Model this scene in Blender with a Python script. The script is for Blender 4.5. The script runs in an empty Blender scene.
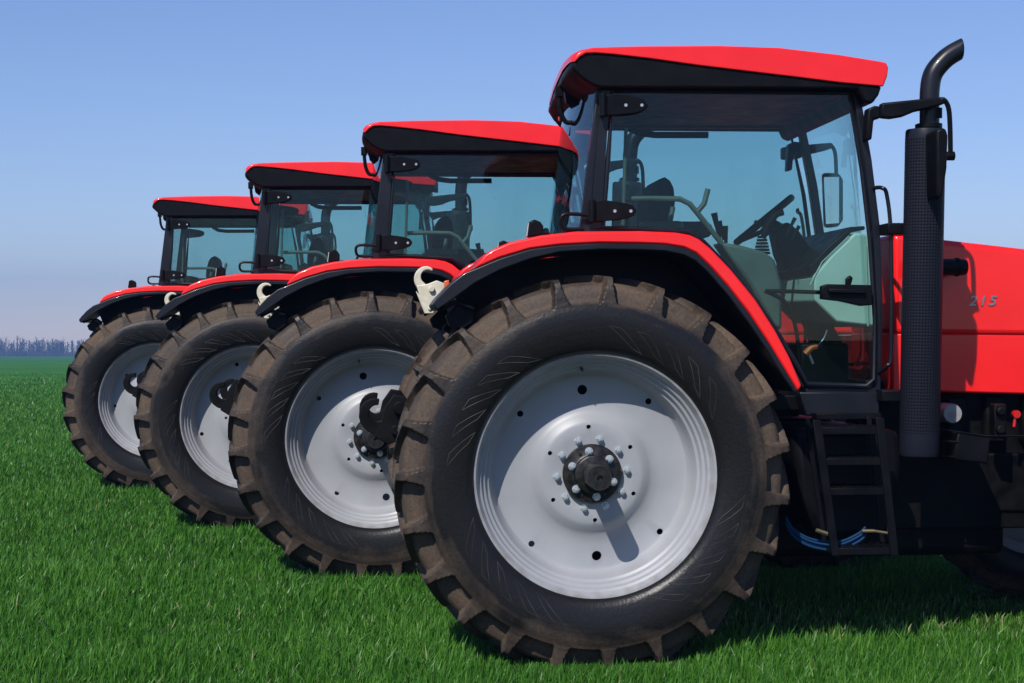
import bpy, bmesh, math, random
import numpy as np
from mathutils import Vector, Matrix
random.seed(7); rng = np.random.default_rng(11)
S = bpy.context.scene
C = S.collection
PI = math.pi
FPX = 1700.0; CAMZ = 1.67; HZ = 334.0; YAW = math.radians(5.0)
ca, sa = math.cos(YAW), math.sin(YAW)
TX, TY = 0.319, 9.745            # nearest tractor: ground point under the middle of its rear axle

def L(u, v, yl):
    """a point measured in the photograph -> (x, z) in tractor metres on the side plane yl"""
    k = (u - 512.0) / FPX
    x = (k * (TY + yl * ca) - TX + yl * sa) / (ca - k * sa)
    Y = TY + x * sa + yl * ca
    return x, CAMZ - (v - HZ) / FPX * Y
def P3(u, v, yl):
    x, z = L(u, v, yl); return (x, yl, z)
def poly(pts, yl): return [L(u, v, yl) for u, v in pts]

# ------------------------------------------------------------------ materials
def mat(name, col, rough=0.5, metal=0.0, coat=0.0, spec=0.5):
    m = bpy.data.materials.new(name); m.use_nodes = True
    b = m.node_tree.nodes['Principled BSDF']
    b.inputs['Base Color'].default_value = (*col, 1)
    b.inputs['Roughness'].default_value = rough
    b.inputs['Metallic'].default_value = metal
    b.inputs['Coat Weight'].default_value = coat
    b.inputs['Coat Roughness'].default_value = 0.08
    b.inputs['Specular IOR Level'].default_value = spec
    return m
def nd(m, t, **kw):
    n = m.node_tree.nodes.new(t)
    for k, v in kw.items(): setattr(n, k, v)
    return n
def lk(m, a, b): m.node_tree.links.new(a, b)
def noisy(m, c1, c2, scale, lo=0.35, hi=0.65, detail=6, bump=0.0, bscale=60, rough=None, coords='Object'):
    b = m.node_tree.nodes['Principled BSDF']
    tc = nd(m, 'ShaderNodeTexCoord')
    n = nd(m, 'ShaderNodeTexNoise'); n.inputs['Scale'].default_value = scale; n.inputs['Detail'].default_value = detail
    lk(m, tc.outputs[coords], n.inputs['Vector'])
    r = nd(m, 'ShaderNodeValToRGB'); r.color_ramp.elements[0].position = lo; r.color_ramp.elements[1].position = hi
    r.color_ramp.elements[0].color = (*c1, 1); r.color_ramp.elements[1].color = (*c2, 1)
    lk(m, n.outputs['Fac'], r.inputs['Fac']); lk(m, r.outputs['Color'], b.inputs['Base Color'])
    if rough:
        mr = nd(m, 'ShaderNodeMapRange'); mr.inputs['To Min'].default_value = rough[0]; mr.inputs['To Max'].default_value = rough[1]
        mr.inputs['From Min'].default_value = 0.3; mr.inputs['From Max'].default_value = 0.7
        lk(m, n.outputs['Fac'], mr.inputs['Value']); lk(m, mr.outputs['Result'], b.inputs['Roughness'])
    if bump:
        n2 = nd(m, 'ShaderNodeTexNoise'); n2.inputs['Scale'].default_value = bscale; n2.inputs['Detail'].default_value = 4
        lk(m, tc.outputs[coords], n2.inputs['Vector'])
        bp = nd(m, 'ShaderNodeBump'); bp.inputs['Strength'].default_value = bump; bp.inputs['Distance'].default_value = 0.004
        lk(m, n2.outputs['Fac'], bp.inputs['Height']); lk(m, bp.outputs['Normal'], b.inputs['Normal'])
    return m

M = {}
M['red'] = noisy(mat('red_paint', (0.7, 0.01, 0.01), 0.3, coat=0.4, spec=.35), (0.84, 0.010, 0.011), (0.92, 0.014, 0.015), 3, rough=(0.3, 0.42))
M['black'] = noisy(mat('black_plastic', (0.02,)*3, 0.45, spec=.12), (0.0028, 0.003, 0.004), (0.005, 0.0052, 0.0068), 9, rough=(0.35, 0.55), bump=0.08, bscale=220)
M['gloss_black'] = noisy(mat('black_paint', (0.015,)*3, 0.3, coat=0.1, spec=.3), (0.005, 0.006, 0.010), (0.009, 0.010, 0.016), 5, rough=(0.28, 0.45))
M['dark'] = noisy(mat('oily_iron', (0.012,)*3, 0.55, spec=.15), (0.0012, 0.0012, 0.0013), (0.004, 0.0038, 0.0036), 12, rough=(0.45, 0.7), bump=0.2, bscale=80)
M['hubblack'] = noisy(mat('hub_black', (0.02,)*3, 0.4, metal=0.3), (0.008, 0.008, 0.008), (0.024, 0.021, 0.019), 30, rough=(0.3, 0.55), bump=0.15, bscale=150)
M['bolt'] = mat('zinc_bolt', (0.5, 0.54, 0.56), 0.38, metal=0.6)
M['rim'] = noisy(mat('rim_grey_paint', (0.5,)*3, 0.42), (0.275, 0.282, 0.300), (0.325, 0.332, 0.348), 2.5, rough=(0.36, 0.5))
def grimy_rim(m):
    # dried mud splash: a brown speckle, denser toward the tyre bead
    b = m.node_tree.nodes['Principled BSDF']; src = b.inputs['Base Color'].links[0].from_socket
    tc = nd(m, 'ShaderNodeTexCoord'); sep = nd(m, 'ShaderNodeSeparateXYZ'); lk(m, tc.outputs['Object'], sep.inputs[0])
    cmb = nd(m, 'ShaderNodeCombineXYZ'); lk(m, sep.outputs['X'], cmb.inputs['X']); lk(m, sep.outputs['Z'], cmb.inputs['Y'])
    ln = nd(m, 'ShaderNodeVectorMath', operation='LENGTH'); lk(m, cmb.outputs[0], ln.inputs[0])
    mr = nd(m, 'ShaderNodeMapRange'); mr.inputs['From Min'].default_value = 0.50; mr.inputs['From Max'].default_value = 0.64
    lk(m, ln.outputs['Value'], mr.inputs['Value'])
    n = nd(m, 'ShaderNodeTexNoise'); n.inputs['Scale'].default_value = 14; n.inputs['Detail'].default_value = 8; lk(m, tc.outputs['Object'], n.inputs['Vector'])
    mu = nd(m, 'ShaderNodeMath', operation='MULTIPLY'); lk(m, mr.outputs[0], mu.inputs[0]); lk(m, n.outputs['Fac'], mu.inputs[1])
    m2 = nd(m, 'ShaderNodeMapRange'); m2.inputs['From Min'].default_value = 0.3; m2.inputs['From Max'].default_value = 0.62; m2.inputs['To Max'].default_value = 0.7
    lk(m, mu.outputs[0], m2.inputs['Value'])
    mx = nd(m, 'ShaderNodeMix', data_type='RGBA'); lk(m, m2.outputs[0], mx.inputs['Factor']); lk(m, src, mx.inputs['A'])
    mx.inputs['B'].default_value = (0.16, 0.13, 0.10, 1); lk(m, mx.outputs['Result'], b.inputs['Base Color'])
grimy_rim(M['rim'])
M['cream'] = noisy(mat('cream_steel', (0.5,)*3, 0.5), (0.55, 0.50, 0.38), (0.66, 0.62, 0.50), 20)
M['orange'] = mat('orange_plastic', (0.55, 0.10, 0.02), 0.35)
M['silver'] = mat('silver_badge', (0.30, 0.30, 0.34), 0.3, metal=0.7)
M['blue'] = mat('blue_hose', (0.004, 0.035, 0.10), 0.7, spec=.2)
M['brass'] = mat('brass_fitting', (0.5, 0.38, 0.2), 0.35, metal=0.9)
M['trim'] = noisy(mat('beige_interior', (0.4,)*3, 0.6), (0.48, 0.56, 0.51), (0.55, 0.62, 0.57), 6)
M['trimdk'] = noisy(mat('grey_green_interior', (0.1,)*3, 0.6), (0.07, 0.09, 0.085), (0.10, 0.12, 0.11), 6)
M['seat'] = noisy(mat('seat_fabric', (0.03,)*3, 0.9), (0.02, 0.024, 0.028), (0.035, 0.04, 0.045), 40)
M['mirror'] = mat('mirror_glass', (0.7, 0.72, 0.74), 0.04, metal=1.0)
M['lens'] = mat('lamp_lens', (0.5, 0.5, 0.52), 0.15, coat=0.5)
M['amber'] = mat('amber_lens', (0.6, 0.11, 0.01), 0.25, coat=0.4)
M['redlens'] = mat('red_lens', (0.5, 0.01, 0.01), 0.25, coat=0.4)

def glass(name, tint):
    m = bpy.data.materials.new(name); m.use_nodes = True; nt = m.node_tree; nt.nodes.clear()
    out = nd(m, 'ShaderNodeOutputMaterial'); tr = nd(m, 'ShaderNodeBsdfTransparent'); gl = nd(m, 'ShaderNodeBsdfGlossy')
    fr = nd(m, 'ShaderNodeFresnel'); fr.inputs['IOR'].default_value = 1.42; mx = nd(m, 'ShaderNodeMixShader')
    tr.inputs['Color'].default_value = (*tint, 1); gl.inputs['Roughness'].default_value = 0.0
    gl.inputs['Color'].default_value = (0.8, 0.95, 1.0, 1)
    ge = nd(m, 'ShaderNodeNewGeometry'); sb = nd(m, 'ShaderNodeMath', operation='SUBTRACT'); sb.inputs[0].default_value = 1.0; lk(m, ge.outputs['Backfacing'], sb.inputs[1])
    fm = nd(m, 'ShaderNodeMath', operation='MULTIPLY'); lk(m, fr.outputs[0], fm.inputs[0]); lk(m, sb.outputs[0], fm.inputs[1])   # the pane reflects at its outer skin only
    lk(m, fm.outputs[0], mx.inputs[0]); lk(m, tr.outputs[0], mx.inputs[1]); lk(m, gl.outputs[0], mx.inputs[2]); lk(m, mx.outputs[0], out.inputs[0])
    return m
M['glass'] = glass('teal_tinted_glass', (0.74, 0.862, 0.85))
M['clear'] = glass('clear_glass', (0.92, 0.97, 0.96)); M['clear'].node_tree.nodes['Fresnel'].inputs['IOR'].default_value = 1.12

def shield_mat():
    m = mat('perforated_shield', (0.03, 0.035, 0.045), 0.45, spec=.12)
    b = m.node_tree.nodes['Principled BSDF']
    tc = nd(m, 'ShaderNodeTexCoord'); sp = nd(m, 'ShaderNodeSeparateXYZ'); lk(m, tc.outputs['Object'], sp.inputs[0])
    at = nd(m, 'ShaderNodeMath', operation='ARCTAN2'); lk(m, sp.outputs['Y'], at.inputs[0]); lk(m, sp.outputs['X'], at.inputs[1])
    def wave(sock, k):
        a = nd(m, 'ShaderNodeMath', operation='MULTIPLY'); a.inputs[1].default_value = k; lk(m, sock, a.inputs[0])
        s = nd(m, 'ShaderNodeMath', operation='SINE'); lk(m, a.outputs[0], s.inputs[0])
        return s.outputs[0]
    w1 = wave(at.outputs[0], 40); w2 = wave(sp.outputs['Z'], 2 * PI / 0.0165)
    mu = nd(m, 'ShaderNodeMath', operation='ADD'); lk(m, w1, mu.inputs[0]); lk(m, w2, mu.inputs[1])
    r = nd(m, 'ShaderNodeMapRange'); r.inputs['From Min'].default_value = 0.3; r.inputs['From Max'].default_value = 0.9
    lk(m, mu.outputs[0], r.inputs['Value'])
    # plain band at foot and head of the shield
    g1 = nd(m, 'ShaderNodeMath', operation='GREATER_THAN'); g1.inputs[1].default_value = 0.12; lk(m, sp.outputs['Z'], g1.inputs[0])
    g2 = nd(m, 'ShaderNodeMath', operation='LESS_THAN'); g2.inputs[1].default_value = 1.66; lk(m, sp.outputs['Z'], g2.inputs[0])
    m1 = nd(m, 'ShaderNodeMath', operation='MULTIPLY'); lk(m, g1.outputs[0], m1.inputs[0]); lk(m, g2.outputs[0], m1.inputs[1])
    m2 = nd(m, 'ShaderNodeMath', operation='MULTIPLY'); lk(m, m1.outputs[0], m2.inputs[0]); lk(m, r.outputs[0], m2.inputs[1])
    mx = nd(m, 'ShaderNodeMix', data_type='RGBA'); lk(m, m2.outputs[0], mx.inputs['Factor'])
    mx.inputs['A'].default_value = (0.012, 0.014, 0.023, 1); mx.inputs['B'].default_value = (0.002, 0.002, 0.003, 1)
    lk(m, mx.outputs['Result'], b.inputs['Base Color'])
    bp = nd(m, 'ShaderNodeBump', invert=True); bp.inputs['Strength'].default_value = 0.6; bp.inputs['Distance'].default_value = 0.003
    lk(m, m2.outputs[0], bp.inputs['Height']); lk(m, bp.outputs['Normal'], b.inputs['Normal'])
    return m
M['shield'] = shield_mat()

def tyre_mat():
    m = mat('tyre_rubber', (0.02,)*3, 0.6, spec=.3)
    b = m.node_tree.nodes['Principled BSDF']
    tc = nd(m, 'ShaderNodeTexCoord'); sep = nd(m, 'ShaderNodeSeparateXYZ'); lk(m, tc.outputs['Object'], sep.inputs[0])
    cmb = nd(m, 'ShaderNodeCombineXYZ'); lk(m, sep.outputs['X'], cmb.inputs['X']); lk(m, sep.outputs['Z'], cmb.inputs['Y'])
    ln = nd(m, 'ShaderNodeVectorMath', operation='LENGTH'); lk(m, cmb.outputs[0], ln.inputs[0])
    # each tyre its own dirt, from the object's own random number
    oi = nd(m, 'ShaderNodeObjectInfo')
    ad = nd(m, 'ShaderNodeVectorMath', operation='MULTIPLY_ADD'); lk(m, oi.outputs['Random'], ad.inputs[0]); ad.inputs[1].default_value = (37, 11, 23); lk(m, tc.outputs['Object'], ad.inputs[2])
    def noise(s, d=6, src=None, dist=0.0):
        n = nd(m, 'ShaderNodeTexNoise'); n.inputs['Scale'].default_value = s; n.inputs['Detail'].default_value = d; n.inputs['Distortion'].default_value = dist
        lk(m, src or ad.outputs[0], n.inputs['Vector']); return n.outputs['Fac']
    n1 = noise(1.6, 5, dist=0.8); n2 = noise(16, 8); n3 = noise(70, 6)
    # scuffs that run round the tyre: noise in (radius, angle) space
    at = nd(m, 'ShaderNodeMath', operation='ARCTAN2'); lk(m, sep.outputs['Z'], at.inputs[0]); lk(m, sep.outputs['X'], at.inputs[1])
    rm = nd(m, 'ShaderNodeMath', operation='MULTIPLY'); lk(m, ln.outputs['Value'], rm.inputs[0]); rm.inputs[1].default_value = 26
    c2 = nd(m, 'ShaderNodeCombineXYZ'); lk(m, rm.outputs[0], c2.inputs['X']); lk(m, at.outputs[0], c2.inputs['Y']); lk(m, oi.outputs['Random'], c2.inputs['Z'])
    n4 = noise(1.1, 6, src=c2.outputs[0])
    # amount of dust grows toward the tread
    mr = nd(m, 'ShaderNodeMapRange'); mr.inputs['From Min'].default_value = 0.70; mr.inputs['From Max'].default_value = 0.90
    mr.inputs['To Min'].default_value = -0.32; mr.inputs['To Max'].default_value = 0.36; lk(m, ln.outputs['Value'], mr.inputs['Value'])
    def add(a, b_, w=1.0):
        x = nd(m, 'ShaderNodeMath', operation='MULTIPLY_ADD'); lk(m, b_, x.inputs[0]); x.inputs[1].default_value = w; lk(m, a, x.inputs[2]); return x.outputs[0]
    v = add(mr.outputs[0], n1, 1.4); v = add(v, n2, 0.35); v = add(v, n4, 0.55)
    pk = nd(m, 'ShaderNodeAttribute'); pk.attribute_name = 'pocket'; v = add(v, pk.outputs['Fac'], 0.30)
    r = nd(m, 'ShaderNodeMapRange'); r.inputs['From Min'].default_value = 1.16; r.inputs['From Max'].default_value = 2.0; lk(m, v, r.inputs['Value'])
    mx = nd(m, 'ShaderNodeMix', data_type='RGBA'); lk(m, r.outputs[0], mx.inputs['Factor'])
    mx.inputs['A'].default_value = (0.009, 0.0085, 0.009, 1); mx.inputs['B'].default_value = (0.098, 0.068, 0.048, 1)
    # fine speckle
    r3 = nd(m, 'ShaderNodeMapRange'); r3.inputs['From Min'].default_value = 0.3; r3.inputs['From Max'].default_value = 0.7
    r3.inputs['To Min'].default_value = 0.75; r3.inputs['To Max'].default_value = 1.25; lk(m, n3, r3.inputs['Value'])
    m3 = nd(m, 'ShaderNodeMix', data_type='RGBA', blend_type='MULTIPLY'); m3.inputs['Factor'].default_value = 1
    lk(m, mx.outputs['Result'], m3.inputs['A']); lk(m, r3.outputs[0], m3.inputs['B']); lk(m, m3.outputs['Result'], b.inputs['Base Color'])
    rr = nd(m, 'ShaderNodeMapRange'); rr.inputs['To Min'].default_value = 0.36; rr.inputs['To Max'].default_value = 0.85; lk(m, r.outputs[0], rr.inputs['Value'])
    lk(m, rr.outputs[0], b.inputs['Roughness'])
    s = add(n3, n4, 1.2)
    bp = nd(m, 'ShaderNodeBump'); bp.inputs['Strength'].default_value = 0.35; bp.inputs['Distance'].default_value = 0.004
    lk(m, s, bp.inputs['Height']); lk(m, bp.outputs['Normal'], b.inputs['Normal'])
    return m
M['tyre'] = tyre_mat(); M['mark'] = noisy(mat('dusty_rubber', (.08,)*3, .8), (.016, .015, .015), (.085, .075, .066), 7, lo=.45, hi=.7)

# ------------------------------------------------------------------ mesh helpers
def prism(bm, pts, y0, y1):
    a = [bm.verts.new((x, y0, z)) for x, z in pts]; b = [bm.verts.new((x, y1, z)) for x, z in pts]
    bm.faces.new(a); bm.faces.new(list(reversed(b)))
    n = len(pts)
    for i in range(n): bm.faces.new((a[i], b[i], b[(i + 1) % n], a[(i + 1) % n]))
def box(bm, x0, x1, y0, y1, z0, z1): prism(bm, [(x0, z0), (x1, z0), (x1, z1), (x0, z1)], y0, y1)
def smooth_path(p, k=6):
    p = [Vector(q) for q in p]
    if len(p) < 3: return p
    out = []
    for i in range(len(p) - 1):
        a = p[max(i - 1, 0)]; b = p[i]; c = p[i + 1]; d = p[min(i + 2, len(p) - 1)]
        for j in range(k):
            t = j / k
            out.append(0.5 * ((2 * b) + (c - a) * t + (2 * a - 5 * b + 4 * c - d) * t * t + (3 * b - a - 3 * c + d) * t ** 3))
    out.append(p[-1]); return out
def tube(bm, path, r, seg=10, smooth=False, closed=False, caps=True):
    p = smooth_path(path) if smooth else [Vector(q) for q in path]
    n = len(p); rs = r if isinstance(r, (list, tuple)) else [r] * n
    if len(rs) != n: rs = [rs[0] + (rs[-1] - rs[0]) * i / (n - 1) for i in range(n)]
    rings = []; up = None
    for i in range(n):
        if closed: t = (p[(i + 1) % n] - p[i - 1])
        else: t = p[min(i + 1, n - 1)] - p[max(i - 1, 0)]
        t.normalize()
        if up is None:
            up = Vector((0, 1, 0)) if abs(t.y) < 0.9 else Vector((1, 0, 0))
        u = (up - t * up.dot(t)).normalized(); w = t.cross(u); up = u
        rings.append([bm.verts.new(p[i] + (u * math.cos(2 * PI * k / seg) + w * math.sin(2 * PI * k / seg)) * rs[i]) for k in range(seg)])
    m = n if closed else n - 1
    for i in range(m):
        a, b = rings[i], rings[(i + 1) % n]
        for k in range(seg): bm.faces.new((a[k], a[(k + 1) % seg], b[(k + 1) % seg], b[k]))
    if not closed and caps:
        bm.faces.new(list(reversed(rings[0]))); bm.faces.new(rings[-1])
def lathe(bm, prof, seg=64, c=(0, 0, 0), closed=False):
    """prof: (r, y) pairs turned round the y axis"""
    rings = []
    for r, y in prof:
        if r < 1e-6: rings.append([bm.verts.new((c[0], c[1] + y, c[2]))])
        else: rings.append([bm.verts.new((c[0] + r * math.cos(2 * PI * k / seg), c[1] + y, c[2] + r * math.sin(2 * PI * k / seg))) for k in range(seg)])
    n = len(rings)
    for i in range(n if closed else n - 1):
        a, b = rings[i], rings[(i + 1) % n]
        for k in range(seg):
            k2 = (k + 1) % seg
            if len(a) == 1 and len(b) == 1: continue
            if len(a) == 1: bm.faces.new((a[0], b[k], b[k2]))
            elif len(b) == 1: bm.faces.new((a[k], b[0], a[k2]))
            else: bm.faces.new((a[k], b[k], b[k2], a[k2]))
def obj(name, bm, m, parent=None, bevel=0.0, loc=(0, 0, 0), sharp=35, mesh=None):
    if mesh is None:
        bmesh.ops.recalc_face_normals(bm, faces=bm.faces[:])
        mesh = bpy.data.meshes.new(name); bm.to_mesh(mesh); bm.free()
        mesh.materials.append(m)
        mesh.shade_smooth()
        mesh.set_sharp_from_angle(angle=math.radians(sharp))
    o = bpy.data.objects.new(name, mesh); C.objects.link(o); o.location = loc
    if parent: o.parent = parent
    if bevel:
        md = o.modifiers.new('bevel', 'BEVEL'); md.width = bevel; md.segments = 2; md.limit_method = 'ANGLE'; md.angle_limit = math.radians(40)
        md.harden_normals = False
    return o
def nb(): return bmesh.new()

# ------------------------------------------------------------------ tyre
RT = 1.02; NL = 23
LUG = [(.612,.200),(.622,.232),(.645,.252),(.68,.264),(.72,.272),(.76,.276),(.80,.276),(.835,.271),(.858,.264),(.864,.262),(.872,.261),(.885,.258),(.905,.256),(.935,.252),(.965,.246),(.990,.236),(1.006,.208),(1.014,.12),(1.018,.05),(RT,0)]
CAR = [(.612,.200),(.622,.232),(.645,.252),(.68,.264),(.72,.272),(.76,.276),(.80,.276),(.835,.271),(.858,.264),(.864,.252),(.866,.218),(.876,.203),(.890,.194),(.912,.188),(.936,.180),(.958,.168),(.972,.146),(.981,.09),(.985,.04),(.986,0)]
def make_tyre_mesh():
    sub = [1,2,2,2,2,2,2,2,1,2,2,3,3,3,3,3,8,7,5]
    lug = []; car = []
    for i in range(len(LUG) - 1):
        for j in range(sub[i]):
            t = j / sub[i]
            lug.append([LUG[i][q] * (1 - t) + LUG[i + 1][q] * t for q in (0, 1)]); car.append([CAR[i][q] * (1 - t) + CAR[i + 1][q] * t for q in (0, 1)])
    lug.append(list(LUG[-1])); car.append(list(CAR[-1]))
    lug = np.array(lug); car = np.array(car)
    full_l = np.vstack([lug, (lug[:-1] * [1, -1])[::-1]]); full_c = np.vstack([car, (car[:-1] * [1, -1])[::-1]])
    n = len(full_l); NA = NL * 38
    th = np.arange(NA) * 2 * PI / NA
    pitch = 2 * PI / NL
    out_l = full_l
    d = np.zeros(n)  # arc distance along the lug profile
    d[1:] = np.cumsum(np.hypot(*(np.diff(full_l, axis=0).T)))
    half = d[-1] / 2
    lip = d[9 + sum(s - 1 for s in sub[:9])]
    mask = np.zeros((n, NA))
    for side in (1, -1):
        yo = full_l[:, 1] * side; r = full_l[:, 0]
        dd = d if side == 1 else (d[-1] - d)
        yc = np.clip(yo, -1, .20)
        cen = (0.20 - yc) * 0.8 / RT + (0 if side == 1 else pitch / 2)
        # width of a lug: broad foot at the side wall, narrow toward the edge of the tread
        t = np.clip((dd - lip) / 0.10, 0, 1)
        w = (0.046 - 0.022 * t) / r
        pw = pitch / 2 - w
        rd = np.clip((dd - lip) / 0.016, 0, 1); pw = pw * (.72 + .28 * np.sqrt(np.clip(rd * (2 - rd), 0, 1)))
        ww = pitch / 2 - pw
        ph = (th[None, :] - cen[:, None] + pitch / 2) % pitch - pitch / 2
        e = 0.008
        mk = np.clip((ww[:, None] + e - np.abs(ph)) / (2 * e), 0, 1); mk = mk * mk * (3 - 2 * mk)
        # a lug runs a little past the middle and stops
        stop = np.clip((yo + 0.045) / 0.012, 0, 1)
        mk = mk * stop[:, None]
        mk = np.where(dd[:, None] <= lip + 1e-6, 1.0, mk) if side == 1 else np.where(dd[:, None] <= lip + 1e-6, 1.0, mk)
        mask = np.maximum(mask, mk)
    pocket = np.zeros((n, NA)); pocket[:] = 1 - mask
    R = full_c[:, 0:1] * (1 - mask) + full_l[:, 0:1] * mask; Yv = full_c[:, 1:2] * (1 - mask) + full_l[:, 1:2] * mask
    # flat where the tyre stands: none, it sinks in the turf
    co = np.stack([R * np.cos(th), -Yv, R * np.sin(th)], -1).reshape(-1, 3)
    idx = np.arange(n * NA).reshape(n, NA); nx = np.roll(idx, -1, axis=1)
    f = np.stack([idx[:-1], idx[1:], nx[1:], nx[:-1]], -1).reshape(-1, 4)
    # fine moulded slanting marks just outside the rim
    bm = nb()
    for arc0 in (18, 108, 190, 285):
        for k in range(5):
            a = math.radians(arc0 + k * 11)
            pts = []
            cn = ((.650, 0), (.752, 11), (.757, 16), (.668, 5.5))
            for (rr, da) in [tuple(cn[e][i] * (1 - t / 6) + cn[(e + 1) % 4][i] * t / 6 for i in (0, 1)) for e in range(4) for t in range(6)]:
                q = np.interp(rr, [.645, .68, .72, .76], [.252, .264, .272, .276]); aa = a + math.radians(da)
                pts.append((rr * math.cos(aa), -q - .0004, rr * math.sin(aa)))
            tube(bm, pts, .0015, 4, closed=True)
    bm.verts.ensure_lookup_table(); bm.verts.index_update()
    co2 = np.array([v.co[:] for v in bm.verts]); f2 = np.array([[v.index for v in fa.verts] for fa in bm.faces]) + len(co); bm.free()
    NF0 = len(f); co = np.vstack([co, co2]); f = np.vstack([f, f2])
    me = bpy.data.meshes.new('tyre')
    me.from_pydata(co.tolist(), [], f.tolist())
    me.materials.append(M['tyre']); me.materials.append(M['mark']); me.polygons.foreach_set('material_index', [0] * NF0 + [1] * len(f2)); me.shade_smooth(); me.update()
    pa = me.attributes.new('pocket', 'FLOAT', 'POINT'); pa.data.foreach_set('value', np.concatenate([pocket.ravel(), np.zeros(len(co2))]).astype(np.float32))
    b = bmesh.new(); b.from_mesh(me); bmesh.ops.recalc_face_normals(b, faces=b.faces[:]); b.to_mesh(me); b.free()
    me.set_sharp_from_angle(angle=math.radians(48))
    return me

def make_rim_mesh():
    front = [(.600,.190),(.617,.198),(.624,.210),(.617,.223),(.606,.220),(.600,.206),(.590,.182),(.578,.176),(.570,.152),(.557,.146),(.548,.120),(.535,.113),(.524,.075),(.515,.035),(.500,.014),
             (.485,.008),(.37,.010),(.325,.014),(.300,.030),(.272,.054),(.250,.062),(.20,.060),(.16,.056),(.0001,.056)]
    back = [(.0001,.040),(.25,.038),(.31,.004),(.37,-.006),(.50,-.006),(.515,-.05),(.53,-.16),(.56,-.19),(.60,-.205),(.618,-.22),(.622,-.205),(.600,-.19),(.585,-.17),(.555,-.08),(.55,.07),(.585,.17)]
    bm = nb(); prof = [(r, -y) for r, y in front + back]
    lathe(bm, prof, 128, closed=True)
    bmesh.ops.remove_doubles(bm, verts=bm.verts[:], dist=0.0003)
    bmesh.ops.recalc_face_normals(bm, faces=bm.faces[:])
    o = obj('rim_tmp', bm, M['rim'])
    cut = nb()
    holes = []
    for a in (95.7, 274.3): holes.append((.430, a, .0255))
    for a in (140, 50.5, 230, 319.6): holes.append((.475, a - 0, .0165))
    for k in range(6): holes.append((.240, 94 + 60 * k, .0115))
    for (R, a, r) in holes:
        a = math.radians(a); lathe(cut, [(0, -.2), (r, -.2), (r, .1), (0, .1)], 20, (R * math.cos(a), 0, R * math.sin(a)))
    oc = obj('cut_tmp', cut, M['rim'])
    md = o.modifiers.new('b', 'BOOLEAN'); md.object = oc; md.operation = 'DIFFERENCE'; md.solver = 'EXACT'
    dg = bpy.context.evaluated_depsgraph_get(); dg.update()
    me = bpy.data.meshes.new_from_object(o.evaluated_get(dg))
    bpy.data.objects.remove(o); bpy.data.objects.remove(oc)
    me.name = 'rim'; me.shade_smooth(); me.set_sharp_from_angle(angle=math.radians(32))
    return me
TYRE = make_tyre_mesh(); RIM = make_rim_mesh()

def hexbolt_mesh():
    bm = nb()
    lathe(bm, [(0, .004), (.021, .004), (.021, -.004), (0, -.004)], 16)
    lathe(bm, [(0, -.004), (.0165, -.004), (.0165, -.024), (.0135, -.028), (0, -.028)], 6)
    lathe(bm, [(0, -.028), (.008, -.028), (.007, -.034), (0, -.034)], 10)
    bmesh.ops.recalc_face_normals(bm, faces=bm.faces[:])
    me = bpy.data.meshes.new('wheel_bolt'); bm.to_mesh(me); bm.free(); me.materials.append(M['bolt']); me.shade_smooth(); me.set_sharp_from_angle(angle=math.radians(30))
    return me
BOLT = hexbolt_mesh()
bm = nb()
lathe(bm, [(0, -.05), (.152, -.05), (.152, -.085), (.146, -.092), (.105, -.095), (.098, -.10), (.094, -.125), (.085, -.130), (.0, -.130)], 48)
for k in range(6):
    a = math.radians(60 * k + 62); lathe(bm, [(0, -.092), (.009, -.092), (.009, -.099), (0, -.099)], 8, (.122 * math.cos(a), 0, .122 * math.sin(a)))
_h = obj('hub', bm, M['hubblack']); HUB = _h.data; bpy.data.objects.remove(_h)
bm = nb()
lathe(bm, [(0, -.12), (.061, -.12), (.061, -.352), (.056, -.36), (.016, -.36), (.013, -.345), (0, -.345)], 32)
_h = obj('axle_shaft', bm, M['hubblack']); SHAFT = _h.data; bpy.data.objects.remove(_h)

bm = nb()
a = math.radians(96.5); tube(bm, [(.545 * math.cos(a), -.10, .545 * math.sin(a)), (.54 * math.cos(a), -.14, .54 * math.sin(a)), (.53 * math.cos(a), -.165, .53 * math.sin(a))], [.008, .006, .004], 8)
_h = obj('valve_stem', bm, M['hubblack']); VALVE = _h.data; bpy.data.objects.remove(_h)
def child(name, me, parent, loc=(0, 0, 0)):
    o = bpy.data.objects.new(name, me); C.objects.link(o); o.parent = parent; o.location = loc; return o
def wheel(name, root, loc, scale=1.0, rz=0.0, ry=0.0, front=False):
    w = child(name, RIM, root, loc); w.scale = (scale,) * 3; w.rotation_euler = (0, ry, rz)
    child('tyre', TYRE, w); child('hub', HUB, w)
    if not front: child('axle_shaft', SHAFT, w)
    if not front: child('valve_stem', VALVE, w)
    for k in range(10):
        a = math.radians(36 * k + 5); child('wheel_bolt', BOLT, w, (.182 * math.cos(a), -.056, .182 * math.sin(a)))
    for k in range(6):
        a = math.radians(60 * k + 40); child('hub_bolt', BOLT, w, (.112 * math.cos(a), -.095, .118 * math.sin(a)))
    return w

# ------------------------------------------------------------------ the tractor
root = bpy.data.objects.new('tractor', None); C.objects.link(root)
ZC = 0.955
phase = math.radians(86.0)  # where a lug stands on the nearest wheel
TY0 = -0.975
for s in (-1, 1):
    wheel('rear_wheel', root, (0, 0.975 * s, ZC), 1.0, 0 if s < 0 else PI, 0)
    wheel('front_wheel', root, (3.10, 0.93 * s, .70), .70, 0 if s < 0 else PI, .1, True)

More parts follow.
